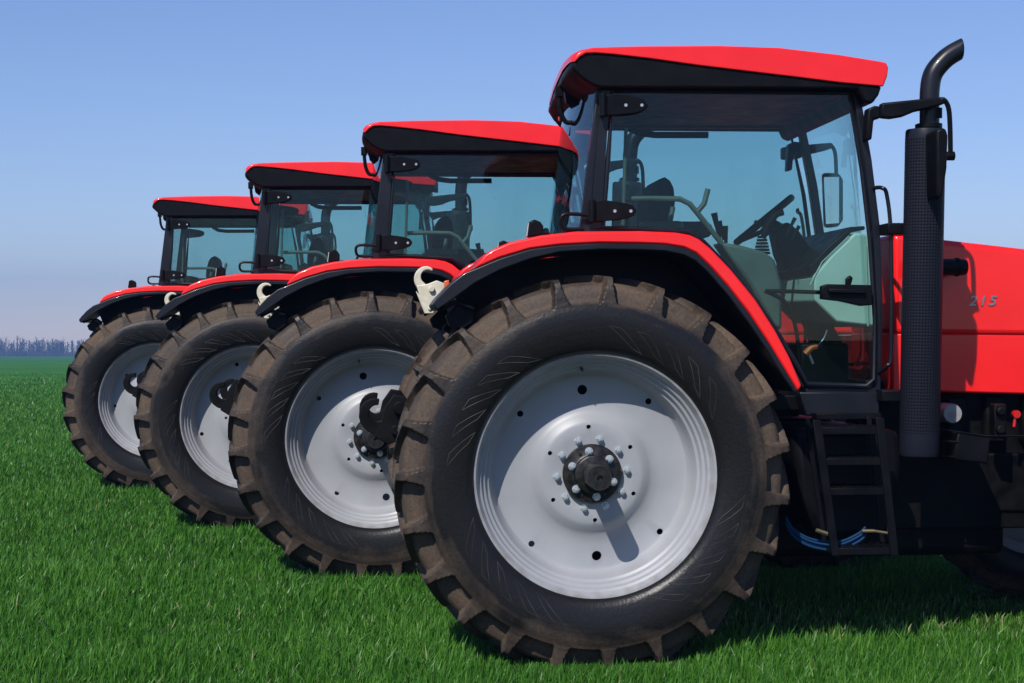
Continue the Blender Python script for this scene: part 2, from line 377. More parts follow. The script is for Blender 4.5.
# axles, transmission, engine, frame
bm = nb()
tube(bm, [(0, -.80, ZC), (0, -.45, ZC), (0, -.30, ZC), (0, .30, ZC), (0, .45, ZC), (0, .80, ZC)], [.15, .17, .27, .27, .17, .15], 20)
lathe(bm, [(0, -.90), (.19, -.90), (.20, -.80), (.15, -.74), (0, -.74)], 24, (0, 0, ZC)); lathe(bm, [(0, .90), (.19, .90), (.20, .80), (.15, .74), (0, .74)], 24, (0, 0, ZC))
obj('rear_axle', bm, M['dark'], root)
bm = nb()
prism(bm, [(-.42, .72), (-.42, 1.35), (-.1, 1.5), (.6, 1.35), (.9, 1.15), (1.7, 1.15), (1.7, .72), (1.0, .58), (-.2, .58)], -.27, .27)
obj('transmission', bm, M['dark'], root, bevel=.03)
bm = nb()
prism(bm, [(1.7, .78), (1.7, 1.40), (3.35, 1.40), (3.35, .80)], -.26, .26)
for k in range(6): box(bm, 1.9 + k * .22, 2.02 + k * .22, -.33, .33, 1.05, 1.32)
obj('engine', bm, M['dark'], root, bevel=.02)
bm = nb()
box(bm, 1.6, 3.7, -.42, -.34, .58, 1.0); box(bm, 1.6, 3.7, .34, .42, .58, 1.0); box(bm, 3.45, 3.85, -.45, .45, .70, 1.05)
obj('front_frame', bm, M['dark'], root, bevel=.01)
bm = nb()
tube(bm, [(3.10, -.80, .73), (3.10, -.3, .70), (3.10, .3, .70), (3.10, .80, .73)], [.10, .12, .16, .10], 14)
obj('front_axle', bm, M['dark'], root)

bm = nb(); box(bm, .75, 2.45, -.36, .36, .42, .80); obj('belly_shade_block', bm, M['dark'], root, bevel=.05)  # added dark box standing in for the deep shade under the machine
# hood (two panels a side), with grille and lamps at the nose
HY = .42
up = poly([(893, 233), (940, 239), (980, 243.5), (1024, 248.5), (1090, 259), (1150, 275), (1190, 293), (1208, 320), (1210, 335), (1100, 336.2), (1024, 336.2), (893, 334.5)], -HY)
lo = poly([(893, 333), (1024, 334), (1150, 334), (1150, 345), (1060, 391), (1040, 394.5), (1024, 394.5), (893, 391)], -HY)
bm = nb(); prism(bm, up, -HY, HY)
hood = obj('hood', bm, M['red'], root, bevel=.06)
hood.modifiers[0].segments = 4; hood.modifiers[0].width = .035
bm = nb(); prism(bm, lo, -HY + .014, HY - .014); obj('side_panel', bm, M['red'], root, bevel=.012)
gx = L(1208, 320, -HY)[0]
bm = nb(); box(bm, gx - .05, gx + .02, -.30, .30, 1.15, 1.66)
for k in range(9): box(bm, gx + .02, gx + .035, -.28, .28, 1.19 + k * .05, 1.215 + k * .05)
g = obj('grille', bm, M['black'], hood, bevel=.004)
for s in (-1, 1):
    bm = nb(); box(bm, gx - .02, gx + .045, .13 * s - .09, .13 * s + .09, 1.68, 1.80); obj('headlight', bm, M['lens'], hood, bevel=.02)
# the number on the hood
fc = bpy.data.curves.new('badge', 'FONT'); fc.body = '215'; fc.size = .105; fc.extrude = .003; fc.shear = .25; fc.offset = .0012; fc.space_character = 1.25
fo = bpy.data.objects.new('t', fc); C.objects.link(fo); fo.scale = (1.15, 1, 1)
dg = bpy.context.evaluated_depsgraph_get(); dg.update()
me = bpy.data.meshes.new_from_object(fo.evaluated_get(dg)); bpy.data.objects.remove(fo); me.materials.clear(); me.materials.append(M['silver']); me.name = 'model_number'
for s in (-1, 1):
    bx, bz = L(968, 305.5, -HY)
    o = child('model_number', me, hood, (bx if s < 0 else bx + .22, s * (HY + .003), bz)); o.rotation_euler = (PI / 2, 0, 0 if s < 0 else PI); o.scale = (.86, .74, 1)

# under-hood bits on the near side
bm = nb(); x, z = L(948, 413, -.55); lathe(bm, [(0, -.08), (.05, -.08), (.055, -.06), (.055, .06), (0, .06)], 20, (x, -.55, z)); obj('oil_filter', bm, M['rim'], root)
for s in (-1, 1):
    bm = nb(); p = poly([(958, 432), (991, 437), (988, 464), (953, 460)], -.80); prism(bm, p, s * .80, s * .45); obj('battery_box', bm, M['black'], root, bevel=.01)
bm = nb(); tube(bm, [P3(936, 428, -.8), P3(958, 432, -.8), P3(985, 436, -.8), P3(1040, 436, -.8), P3(1100, 436, -.8)], .006, 6)
tube(bm, [P3(944, 440, -.8), P3(943, 456, -.8), P3(955, 457, -.8)], .006, 6); tube(bm, [P3(944, 441, -.8), P3(958, 442, -.8)], .006, 6)
obj('bracket_rail', bm, M['black'], root)
bm = nb(); x, z = L(997, 420, -.6); box(bm, x - .03, x + .04, -.64, -.56, z - .10, z + .09); lathe(bm, [(0, -.67), (.025, -.67), (.025, -.63), (0, -.63)], 12, (x, 0, z + .05)); lathe(bm, [(0, -.67), (.025, -.67), (.025, -.63), (0, -.63)], 12, (x, 0, z - .05)); obj('valve_block', bm, M['dark'], root, bevel=.008)
bm = nb(); x, z = L(1015, 414, -.6); lathe(bm, [(0, -.63), (.022, -.63), (.022, -.60), (0, -.60)], 14, (x, 0, z)); tube(bm, [(x, -.61, z), (x - .01, -.61, z - .07)], .009, 8); obj('battery_switch', bm, M['redlens'], root)
bm = nb(); x0, z = L(936, 267, -.58); x1, _ = L(966, 267, -.58)
tube(bm, [(x0 - .15, -.66, z + .0), (x0, -.60, z), (x1 - .01, -.58, z), (x1, -.58, z)], [.05, .045, .045, .04], 16); tube(bm, [(x1 - .06, -.58, z), (x1 - .045, -.58, z)], .052, 16)
tube(bm, [(x1 - .02, -.56, z), (x1 - .02, -.38, z)], .038, 12)
obj('intake_duct', bm, M['black'], root)

# fenders
RTOP = [(478, 263), (484, 255), (492, 249.5), (510, 242), (540, 235.5), (575, 231.5), (640, 231), (676, 232.5), (690, 235), (699, 239), (710, 248), (730, 268.5), (755, 299), (775, 330), (790, 358), (802, 386)]
RLOW = [(798, 392), (784, 368), (768, 342), (748, 312), (727, 285), (709, 265), (696, 253), (684, 247.5), (665, 244.5), (640, 243.5), (600, 243), (560, 245), (530, 249), (500, 258), (476, 268)]
TLOW = [(437, 310), (446, 304), (456, 297), (475, 283), (500, 270), (530, 259), (560, 252), (600, 249.5), (640, 250), (664, 251), (683, 255), (695, 261), (708, 273), (728, 296), (748, 323), (766, 350), (783, 377), (793, 392)]
FY = 1.20
for s in (-1, 1):
    r = poly(RTOP + RLOW, -FY)
    bm = nb(); prism(bm, r, s * FY, s * .60)
    fen = obj('fender', bm, M['red'], root, bevel=.014)
    t = poly(list(reversed(RLOW)), -FY) ; t = [(x, z - .0015) for x, z in t]
    left = poly([(433, 304), (438, 297), (450, 284), (464, 273)], -FY)
    right = poly([(798.5, 392.5)], -FY)
    lowr = poly(TLOW[::-1], -FY)
    bm = nb(); prism(bm, left + t + lowr, s * (FY + .012), s * .60)
    obj('fender_trim', bm, M['gloss_black'], fen, bevel=.006)
    bm = nb(); w = poly([(460, 292), (475, 281), (500, 268), (530, 257), (600, 248), (640, 248), (683, 252), (708, 270), (748, 320), (783, 374), (805, 415), (800, 450), (640, 470), (500, 400)], -FY); prism(bm, w, s * .64, s * .585)
    obj('inner_wall', bm, M['black'], fen)
    bm = nb(); prism(bm, poly([(527, 237), (529, 222), (534, 219.5), (540, 222), (543, 226), (543, 235)], -1.0), s * 1.02, s * .93); fl = obj('fender_lamp', bm, M['black'], fen, bevel=.008)
    bm = nb(); p = poly([(526.3, 236), (528, 223), (530, 223), (528.3, 236)], -1.0); prism(bm, p, s * 1.00, s * .95); obj('lens', bm, M['lens'], fl)  # pale strip put on as the highlight on the lamp's rear edge
    bm = nb(); tube(bm, [(x, s * .83, z) for x, z in [L(u, v, -.83) for u, v in ((588, 215), (570, 214), (562, 216), (561, 224), (566, 229), (584, 229))]], .010, 8, smooth=True); obj('fender_handle', bm, M['black'], fen)
    # lamp bracket under the tail of the fender
    bm = nb(); p = poly([(446, 316), (462, 300), (474, 307), (474, 322), (462, 330), (450, 326)], -1.1); prism(bm, p, s * 1.10, s * .95)
    tube(bm, [(x, s * 1.15, z) for x, z in [L(440, 310, -1.15), L(456, 302, -1.15), L(474, 309, -1.15)]], .012, 6)
    obj('rear_lamp', bm, M['black'], fen, bevel=.008)
    bm = nb(); p = poly([(444, 281), (449, 280), (449, 291), (444, 293)], -.7); prism(bm, p, s * .72, s * .66); obj('tail_light', bm, M['amber'], fen, bevel=.004)

# body under the cab
bm = nb()
xr, _ = L(578, 232, -.8)
prism(bm, [(xr, 2.13), (xr + .10, 2.13), (xr + .25, 1.75), (xr + .85, 1.45), (1.2, 1.42), (1.2, 1.22), (xr + .3, 1.22), (xr - .02, 1.5)], -.59, .59)
obj('cab_floor', bm, M['black'], root, bevel=.01)
bm = nb(); box(bm, .95, 1.68, -.70, .70, 1.26, 1.34)
for k in range(7): box(bm, 1.08 + k * .08, 1.10 + k * .08, -.6, .5, 1.34, 1.352)
obj('floor_mat', bm, M['black'], root, bevel=.006)
for s in (-1, 1):
    bm = nb(); p = poly([(799, 392), (879, 392), (880, 416), (806, 416)], -.82); prism(bm, p, s * .82, s * .5); obj('sill_panel', bm, M['gloss_black'], root, bevel=.008)
    bm = nb(); p = poly([(792, 430), (900, 430), (903, 470), (893, 535), (820, 540), (800, 500)], -.86); prism(bm, p, s * .86, s * .34); obj('fuel_tank', bm, M['black'], root, bevel=.04)

# steps
for s in (-1, 1):
    yo, yi = s * 1.13, s * 1.00
    bm = nb()
    rails = [((817, 420), (836, 556)), ((880, 418), (895, 556))]
    for (a, b) in rails:
        a0 = L(*a, -1.13); b0 = L(*b, -1.13)
        for y0 in (yo,):
            prism(bm, [(a0[0] - .021, a0[1]), (a0[0] + .021, a0[1]), (b0[0] + .021, b0[1]), (b0[0] - .021, b0[1])], s * 1.13, s * 1.11)
            prism(bm, [(a0[0] - .013, a0[1]), (a0[0] + .013, a0[1]), (b0[0] + .013, b0[1]), (b0[0] - .013, b0[1])], s * .94, s * .925)
    a0 = L(820, 420, -1.0); prism(bm, [(a0[0], a0[1] + .03), (a0[0] + .35, a0[1] + .03), (a0[0] + .35, a0[1]), (a0[0], a0[1])], s * .93, s * .83)
    st = obj('step_ladder', bm, M['black'], root, bevel=.003)
    for (u0, u1, v) in ((820, 883, 430), (827, 887, 461), (829, 888, 491), (834, 896, 551)):
        p0 = L(u0, v, -1.13); p1 = L(u1, v, -1.13)
        bm = nb(); box(bm, p0[0], p1[0], s * 1.12, s * .88, p0[1] - .024, p0[1] + .012)
        for k in range(9):
            xx = p0[0] + .02 + k * (p1[0] - p0[0] - .04) / 8; box(bm, xx - .006, xx + .006, s * 1.11, s * .91, p0[1] + .012, p0[1] + .018)
        obj('step', bm, M['black'], st, bevel=.004)
bm = nb()
for k in range(4):
    o_ = k * .013
    pts = [P3(786, 520, -.98), P3(794, 533, -.98), P3(812, 543, -.98), P3(838, 546, -.98), P3(858, 538, -.98), P3(866, 531, -.98)]
    tube(bm, [(p[0], p[1] + .01 * (k % 2), p[2] + o_ - .02) for p in pts], .0065, 8, smooth=True)
hose = obj('air_hose', bm, M['blue'], root)
bm = nb()
tube(bm, [P3(816, 530, -1.02), P3(828, 534, -1.02)], .011, 8); obj('hose_fitting', bm, M['brass'], hose); bm = nb(); tube(bm, [P3(862, 531, -1.0), P3(874, 531, -1.0)], .010, 8); tube(bm, [P3(874, 531, -1.0), P3(893, 534, -1.0)], .008, 8)
obj('hose_fitting', bm, M['brass'], hose)

# cab
CY = .80
fr = lambda pts: poly(pts, -CY)
XF = L(870, 250, -CY)[0]
def far(pts, s):   # the far door's front edge stands a little further forward
    return pts if s < 0 else [(x + .12 * max(0, (x - .8) / (XF - .8)), z) for x, z in pts]
bm = nb()
for s in (-1, 1):
    prism(bm, fr([(580, 233), (598, 233), (611, 88), (597, 88)]), s * CY, s * (CY - .07))                   # rear post
    prism(bm, far(fr([(853, 92), (860, 92), (872, 160), (880, 225), (883, 300), (881, 396), (874, 396), (876, 300), (872, 225), (864, 160)]), s), s * CY, s * (CY - .06))  # front post
    prism(bm, far(fr([(597, 85), (855, 86), (858, 93), (597, 92.5)]), s), s * (CY - .002), s * (CY - .06))             # header
    prism(bm, far(fr([(806, 388), (879, 388), (879, 396), (806, 396)]), s), s * (CY + .004), s * (CY - .07))
    # curved post beside the fender
    prism(bm, fr([(597, 227), (690, 229), (706, 240), (733, 268), (760, 302), (783, 338), (800, 366), (811, 386), (803, 388), (790, 366), (770, 334), (748, 302), (724, 274), (700, 246), (688, 236), (597, 234)]), s * (CY - .012), s * (CY - .10))
xb0, zb0 = L(584, 233, -CY); xt0, zt0 = L(600, 90, -CY)
prism(bm, [(xb0, zb0 - .04), (xb0 + .05, zb0 - .04), (xb0 + .05, zb0 + .03), (xb0, zb0 + .03)], -.73, .73)
xa, za = L(877, 396, -CY); xa1, za1 = L(857, 92, -CY)
box(bm, xa - .04, xa + .0, -.74, .74, 1.28, 1.42)
obj('cab_frame', bm, M['gloss_black'], root, bevel=.006)
bm = nb(); box(bm, xa - .30, xa - .02, -.35, .35, 1.30, 1.62); obj('firewall', bm, M['black'], root, bevel=.02)

DOOR = [(613, 91), (608, 160), (603, 227), (640, 229), (688, 232), (703, 241.5), (730, 269), (757, 302), (780, 337), (797, 365), (807, 384), (866, 386), (874, 379), (875, 320), (870, 240), (862, 170), (848, 93)]
for s in (-1, 1):
    dp = far(poly(DOOR, -(CY + .015)), s)
    bm = nb(); tube(bm, [(x, s * (CY + .015), z) for x, z in dp], .0135, 8, closed=True)
    p = poly([(601, 90), (610, 90), (601, 228), (590, 228)], -(CY + .02)); prism(bm, p, s * (CY + .022), s * (CY + .004))
    door = obj('door', bm, M['gloss_black'], root)
    bm = nb(); prism(bm, dp, s * (CY + .018), s * (CY + .013)); obj('door_glass', bm, M['glass'], door)
    for (v, us) in ((105, 0), (211, -11)):
        bm = nb()
        hp = [(600 + us, v - 10), (616 + us, v - 11), (636 + us, v - 8), (645 + us, v - 5), (648 + us, v), (645 + us, v + 5), (636 + us, v + 8), (616 + us, v + 10), (600 + us, v + 10)]
        prism(bm, poly(hp, -.86), s * .862, s * .835)
        x, z = L(603 + us, v, -.87); tube(bm, [(x, s * .87, z - .06), (x, s * .87, z + .06)], .018, 10)
        hi = obj('hinge', bm, M['black'], door, bevel=.004)
        for uu in (626, 642):
            bm = nb(); x, z = L(uu + us, v, -.87); lathe(bm, [(0, s * .868), (.0085, s * .868), (.0085, s * .86), (0, s * .86)], 10, (x, 0, z))
            obj('screw', bm, M['bolt'], hi)
    bm = nb()
    p = poly([(822, 286), (828, 284), (872, 285), (873, 305), (862, 306), (840, 301), (822, 299)], -.88); prism(bm, p, s * .875, s * .825)
    p = poly([(829, 288.5), (866, 289.5), (866, 294), (829, 293)], -.9); prism(bm, p, s * .90, s * .874)
    p = poly([(846, 285), (846, 279), (850, 275), (853, 278), (851, 285)], -.86); prism(bm, p, s * .865, s * .835)
    obj('door_handle', bm, M['black'], door, bevel=.006)
    bm = nb(); tube(bm, [(x, s * .79, z) for x, z in (L(766, 291, -.79), L(795, 291.5, -.79), L(824, 292.5, -.79))], .011, 8)
    tube(bm, [(x, s * .78, z) for x, z in (L(765, 291, -.78), L(785, 302, -.78), L(795, 325, -.78), L(800, 360, -.78))], .011, 8, smooth=True)
    obj('door_bar', bm, M['black'], door)
    bm = nb(); tube(bm, [(x, s * (.80 if i in (0, 6) else .88), z) for i, (x, z) in enumerate([L(874, 188, -.8), L(882, 188, -.88), L(887, 196, -.88), L(891, 240, -.88), L(891, 350, -.88), L(887, 366, -.88), L(879, 373, -.8)])], .011, 10, smooth=True)
    obj('grab_handle', bm, M['gloss_black'], root)

# rear window and windshield
def pane(name, xb, zb, xt, zt, yw, th=.005, bulge=.06, par=root, skew=0, m='glass'):
    bm = nb(); n = 10; A = []; B = []
    for i in range(n + 1):
        y = -yw + 2 * yw * i / n; bb = bulge * (1 - (y / yw) ** 2) + skew * (y + yw) / (2 * yw)
        A.append([bm.verts.new((xb + bb, y, zb)), bm.verts.new((xt + bb, y, zt))]); B.append([bm.verts.new((xb + bb + th, y, zb)), bm.verts.new((xt + bb + th, y, zt))])
    for i in range(n):
        bm.faces.new((A[i][0], A[i + 1][0], A[i + 1][1], A[i][1])); bm.faces.new((B[i][0], B[i][1], B[i + 1][1], B[i + 1][0]))
        bm.faces.new((A[i][0], B[i][0], B[i + 1][0], A[i + 1][0])); bm.faces.new((A[i][1], A[i + 1][1], B[i + 1][1], B[i][1]))
    bm.faces.new((A[0][0], A[0][1], B[0][1], B[0][0])); bm.faces.new((A[n][0], B[n][0], B[n][1], A[n][1]))
    return obj(name, bm, M[m], par)
pane('rear_window', xb0 - .012, zb0 + .03, xt0 - .012, zt0, .735, bulge=-.07)
pane('windshield', xa - .02, 1.42, xa1 - .01, za1, .745, bulge=.05, skew=.12, m='clear')

# roof: lofted across so that the sides round over
RY = .90
ROOFT = [(557, 62), (558, 56.5), (563, 52.5), (572, 49.5), (590, 47.5), (640, 46.5), (720, 46), (780, 48), (840, 55), (880, 61.5), (887, 63), (889, 68), (888, 76), (884, 86.5), (840, 82.5), (800, 77.5), (750, 71.5), (700, 65.5), (650, 58.5), (615, 54.5), (590, 52.8), (575, 53.2), (566, 56.5)]
ROOFB = [(555, 68), (556, 63), (565, 56.7), (576, 53.4), (590, 52.9), (615, 54), (650, 58), (700, 65), (750, 71), (800, 77), (840, 82), (882, 86.2), (879, 95), (872, 104), (864, 101), (858, 88.5), (600, 87.5), (588, 85.5), (572, 79), (561, 72)]
XR0 = L(604, 60, -RY)[0]
def rear_x(x, y):
    # the tail of the roof is rounded in plan: corners pulled in, the middle furthest back
    k = float(np.interp(y, [-.92, -.88, -.83, -.7, -.5, -.2, .3, .72, .84, .89, .92], [.60, .66, .69, .70, .69, .63, .53, .42, .40, .32, .26]))
    return x if x > XR0 else XR0 + (x - XR0) * k
def loft(pts, ys, insets, lifts):
    bm = nb(); rings = []
    cx = sum(p[0] for p in pts) / len(pts); cz = sum(p[1] for p in pts) / len(pts)
    for y, i, l in zip(ys, insets, lifts):
        rings.append([bm.verts.new((rear_x(cx + (x - cx) * (1 - i), y), y, z + l * (1 if z > cz else .6) - (z - cz) * 0)) for x, z in pts])
    n = len(pts)
    for a, b in zip(rings[:-1], rings[1:]):
        for k in range(n): bm.faces.new((a[k], a[(k + 1) % n], b[(k + 1) % n], b[k]))
    bm.faces.new(rings[0]); bm.faces.new(list(reversed(rings[-1])))
    return bm
tp = poly(ROOFT, -RY)
bm = loft(tp, [-RY, -RY + .02, -.82, -.7, -.5, -.35, 0, .35, .7, .82, RY - .02, RY], [.004] + [0] * 10 + [.004], [0, .004, .01, .02, .03, .035, .04, .035, .02, .01, .004, 0])
roof = obj('roof', bm, M['red'], root, bevel=.012, sharp=40)
bp_ = poly(ROOFB, -RY + .012)
YS = [-.888, -.84, -.72, -.5, -.3, 0, .5, .72, .84, .888]; bm = loft(bp_, YS, [0] * 10, [0] * 10); rb = obj('roof_base', bm, M['black'], roof, bevel=.012)
for s in (-1, 1):
    for (u, v, yl) in ((593, 84, -.60),):
        x, z = L(u, v, yl); bm = nb()
        tube(bm, [(x + .06, s * abs(yl), z), (x, s * abs(yl), z), (x - .045, s * abs(yl), z - .01)], [.03, .042, .045], 14); wl = obj('work_light', bm, M['black'], roof)
        bm = nb(); tube(bm, [(x - .046, s * abs(yl), z - .01), (x - .052, s * abs(yl), z - .011)], .040, 14); obj('lens', bm, M['lens'], wl)
    if s > 0: continue
    # bracket and catch hanging at the corner behind the roof
    bm = nb(); q = lambda u, v, y=.25: (L(u, v, -y)[0], s * y, L(u, v, -y)[1])
    tube(bm, [q(559, 94), q(561, 112), q(566, 122), q(574, 122)], .014, 8, smooth=True)
    prism(bm, poly([(555, 86), (563, 86), (563, 97), (555, 97)], -.25), s * .27, s * .23)
    prism(bm, poly([(563, 86), (590, 88), (588, 100), (580, 106), (572, 108), (566, 103)], -.24), s * .26, s * .20)
    tube(bm, [q(574, 110, .24), q(578, 117, .24), q(572, 126, .24), q(570, 136, .24)], .011, 6)
    obj('latch_bracket', bm, M['black'], roof, bevel=.003)
for s in (-1, 1):
    x, z = L(868, 92, -.6); bm = nb(); tube(bm, [(x - .03, s * .6, z), (x + .03, s * .6, z), (x + .035, s * .6, z)], [.045, .055, .045], 14); obj('work_light', bm, M['lens'], roof)
# wiper and inner bar
bm = nb(); tube(bm, [P3(640, 133, .55), P3(655, 135, .55), P3(708, 135, .55)], .02, 8); tube(bm, [P3(640, 133, .55), P3(628, 128, .6)], .02, 8); obj('wiper_bar', bm, M['black'], root)
bm = nb()
tube(bm, [P3(626, 128, -.68), P3(623, 225, -.68)], .010, 8)
obj('inner_tube', bm, M['trimdk'], root)

# seat
bm = nb()
prism(bm, poly([(641, 226), (643, 205), (648, 188), (653, 181), (659, 180), (665, 183), (668, 192), (669, 205), (667, 226)], 0), -.22, .22)
seat = obj('seat', bm, M['seat'], root, bevel=.04)
bm = nb(); prism(bm, poly([(636, 224), (700, 224), (706, 230), (702, 240), (636, 242)], 0), -.25, .25); obj('seat_cushion', bm, M['seat'], seat, bevel=.04)
for s in (-1, 1):
    bm = nb(); prism(bm, poly([(640, 221), (680, 221), (684, 225), (682, 230), (640, 231)], -.33), s * .36, s * .28); obj('armrest', bm, M['trimdk'], seat, bevel=.015)
bm = nb(); x, z = L(660, 240, 0); prism(bm, [(x - .15, 1.45), (x + .15, 1.45), (x + .12, z), (x - .12, z)], -.2, .2); obj('seat_base', bm, M['black'], seat, bevel=.02)

# grab rail and levers by the seat
bm = nb()
tube(bm, [P3(624, 199, -.6), P3(650, 198.5, -.6), P3(680, 199, -.6), P3(690, 204, -.6), P3(703, 220, -.6), P3(722, 244, -.6)], .015, 8)
tube(bm, [P3(697, 212, -.6), P3(704, 204, -.6), P3(708, 189, -.6)], .015, 8)
tube(bm, [P3(670, 222, -.5), P3(673, 207, -.5)], .014, 8)
obj('grab_rail', bm, M['trimdk'], root)
for (u0, v0, u1, v1, r) in ((720, 240, 714, 213, .016), (724, 240, 719, 221, .014), (726, 243, 725, 226, .016), (786, 236, 795, 218, .010), (792, 240, 799, 226, .010)):
    bm = nb(); a = P3(u0, v0, -.5); b = P3(u1, v1, -.5); mid = tuple((a[i] + b[i]) / 2 for i in range(3))
    tube(bm, [a, mid, b], [r * .6, r * .8, r * 1.15], 8); obj('lever', bm, M['black'], root, bevel=0)
bm = nb()
prism(bm, poly([(715, 243), (735, 246), (758, 252), (770, 260), (777, 286), (777, 330), (770, 330), (745, 285)], -.5), -.62, -.40)
obj('side_console', bm, M['trimdk'], root, bevel=.02)
bm = nb()
for k in range(6):
    p = P3(762, 253 - k * 3.2, -.5); lathe(bm, [(0, -.01), (.045 - k * .003, 0), (0, .01)], 12, p) if 0 else tube(bm, [(p[0], p[1], p[2] - .006), (p[0], p[1], p[2] + .006)], .046 - k * .004, 12)
tube(bm, [P3(763, 238, -.5), P3(768, 224, -.5), P3(776, 214, -.5), P3(783, 212, -.5)], [.016, .018, .022, .02], 10)
obj('joystick', bm, M['black'], root)

# steering wheel on its column
bm = nb()
cx, cz = L(764, 220, 0); ang = math.radians(39); R_ = .205
pts = [(cx + R_ * math.cos(a) * math.cos(ang) + .235 * R_ * math.sin(a), R_ * math.sin(a), cz + R_ * math.cos(a) * math.sin(ang) + .07 * R_ * math.sin(a)) for a in [2 * PI * k / 32 for k in range(32)]]
tube(bm, pts, .021, 10, closed=True)
nx_, nz_ = math.sin(ang), -math.cos(ang)
hubp = Vector((cx + nx_ * .06, 0, cz + nz_ * .06))
for a in (PI / 2, -PI / 2, PI):
    tube(bm, [(cx + R_ * math.cos(a) * math.cos(ang), R_ * math.sin(a), cz + R_ * math.cos(a) * math.sin(ang)), hubp], .014, 8)
tube(bm, [hubp - Vector((nx_, 0, nz_)) * .03, hubp + Vector((nx_, 0, nz_)) * .02], [.05, .07], 16)
sw = obj('steering_wheel', bm, M['black'], root)
bm = nb()
prism(bm, poly([(771, 232), (784, 222), (796, 232), (808, 250), (812, 268), (815, 300), (838, 340), (840, 372), (822, 372), (800, 310), (786, 280), (776, 255)], 0), -.09, .09)
obj('steering_column', bm, M['black'], sw, bevel=.02)

# dash cowl
bm = nb()
prism(bm, poly([(849, 234), (868, 237), (871, 284), (871, 327), (830, 322), (809, 301), (808, 277), (825, 257)], -.5), -.62, .30)
dash = obj('dashboard', bm, M['trim'], root, bevel=.012)
bm = nb(); prism(bm, poly([(807, 276), (824, 255.5), (848, 232), (860, 231), (860, 227), (845, 228), (820, 250), (804, 268)], -.5), -.60, .32); obj('dash_top', bm, M['black'], dash, bevel=.008)
bm = nb(); tube(bm, [P3(866, 246, -.625), P3(868, 326, -.625)], .006, 6); tube(bm, [P3(849, 236, -.622), P3(822, 262, -.622), P3(810, 285, -.622)], .003, 6); obj('dash_trim', bm, M['trim'], dash)
bm = nb(); tube(bm, [P3(805, 354, -.55), P3(811, 348, -.55), P3(817, 346, -.55)], .018, 8, smooth=True); lev = obj('orange_lever', bm, M['orange'], root)
bm = nb(); tube(bm, [P3(818, 346, -.55), P3(824, 338, -.55), P3(827, 330, -.55)], .004, 6, smooth=True); tube(bm, [P3(808, 352, -.55), P3(813, 364, -.55)], .008, 6); obj('cable', bm, M['silver'], lev)
bm = nb()
for (u, v) in ((790, 366), (812, 372), (836, 366)): tube(bm, [P3(u, v + 12, -.1), P3(u + 8, v, -.1)], .012, 6); box(bm, L(u, v, -.1)[0] + .02, L(u, v, -.1)[0] + .09, -.15, -.05, L(u, v, -.1)[1], L(u, v, -.1)[1] + .02)
obj('pedal', bm, M['black'], root)

# exhaust with perforated shield
EY = -.97
xb, zb = L(919, 456, EY); xt, zt = L(925.5, 130, EY)
bm = nb(); hgt = zt - zb
lathe_pts = [(0, 0), (.098, 0), (.103, .012), (.103, .10), (.1045, .11), (.1045, hgt - .06), (.103, hgt - .01), (.098, hgt), (0, hgt)]
rings = []
for r, z in lathe_pts: rings.append((r, z))
sgn = [[bm.verts.new((r * math.cos(2 * PI * k / 48), r * math.sin(2 * PI * k / 48), z)) for k in range(48)] if r > 0 else [bm.verts.new((0, 0, z))] for r, z in rings]
for a, b in zip(sgn[:-1], sgn[1:]):
    for k in range(48):
        k2 = (k + 1) % 48
        if len(a) == 1: bm.faces.new((a[0], b[k], b[k2]))
        elif len(b) == 1: bm.faces.new((a[k], b[0], a[k2]))
        else: bm.faces.new((a[k], a[k2], b[k2], b[k]))
ex = obj('exhaust_stack', bm, M['shield'], root, loc=(xb, EY, zb)); ex.rotation_euler = (0, math.atan2(xt - xb, hgt), 0)
bm = nb()
path = smooth_path([P3(929.5, 134, EY), P3(929.5, 112, EY), P3(929.8, 90, EY), P3(933, 74, EY), P3(942, 62, EY), P3(952, 54, EY), P3(968, 45.5, EY)], 5)
tube(bm, path, .0515, 24, caps=False)
# slash cut: everything beyond a steep plane goes
xc, zc = L(961, 51, EY); co = Vector((xc, EY, zc)); no = Vector((1, 0, .05)).normalized()
bmesh.ops.bisect_plane(bm, geom=bm.verts[:] + bm.edges[:] + bm.faces[:], plane_co=co, plane_no=no, clear_outer=True)
pp = obj('exhaust_pipe', bm, M['gloss_black'], root)
sm = pp.modifiers.new('wall', 'SOLIDIFY'); sm.thickness = .004; sm.offset = -1
bm = nb()
tube(bm, [P3(929.5, 128, EY), P3(929.5, 124, EY)], .066, 24); tube(bm, [P3(938, 108, EY - .03), P3(938, 118, EY - .03)], .022, 10)
tube(bm, [P3(916, 131, EY), P3(916, 125, EY), P3(919, 124, EY)], .006, 6)
obj('pipe_clamp', bm, M['black'], pp)
bm = nb(); x, z = L(912, 230, -.8); box(bm, x - .17, x + .02, -.92, -.76, z - .03, z + .03); obj('exhaust_bracket', bm, M['black'], root, bevel=.006); bm = nb(); x, z = L(912, 395, -.8); box(bm, x - .2, x + .02, -.92, -.70, z - .03, z + .03); obj('exhaust_bracket', bm, M['black'], root, bevel=.006)

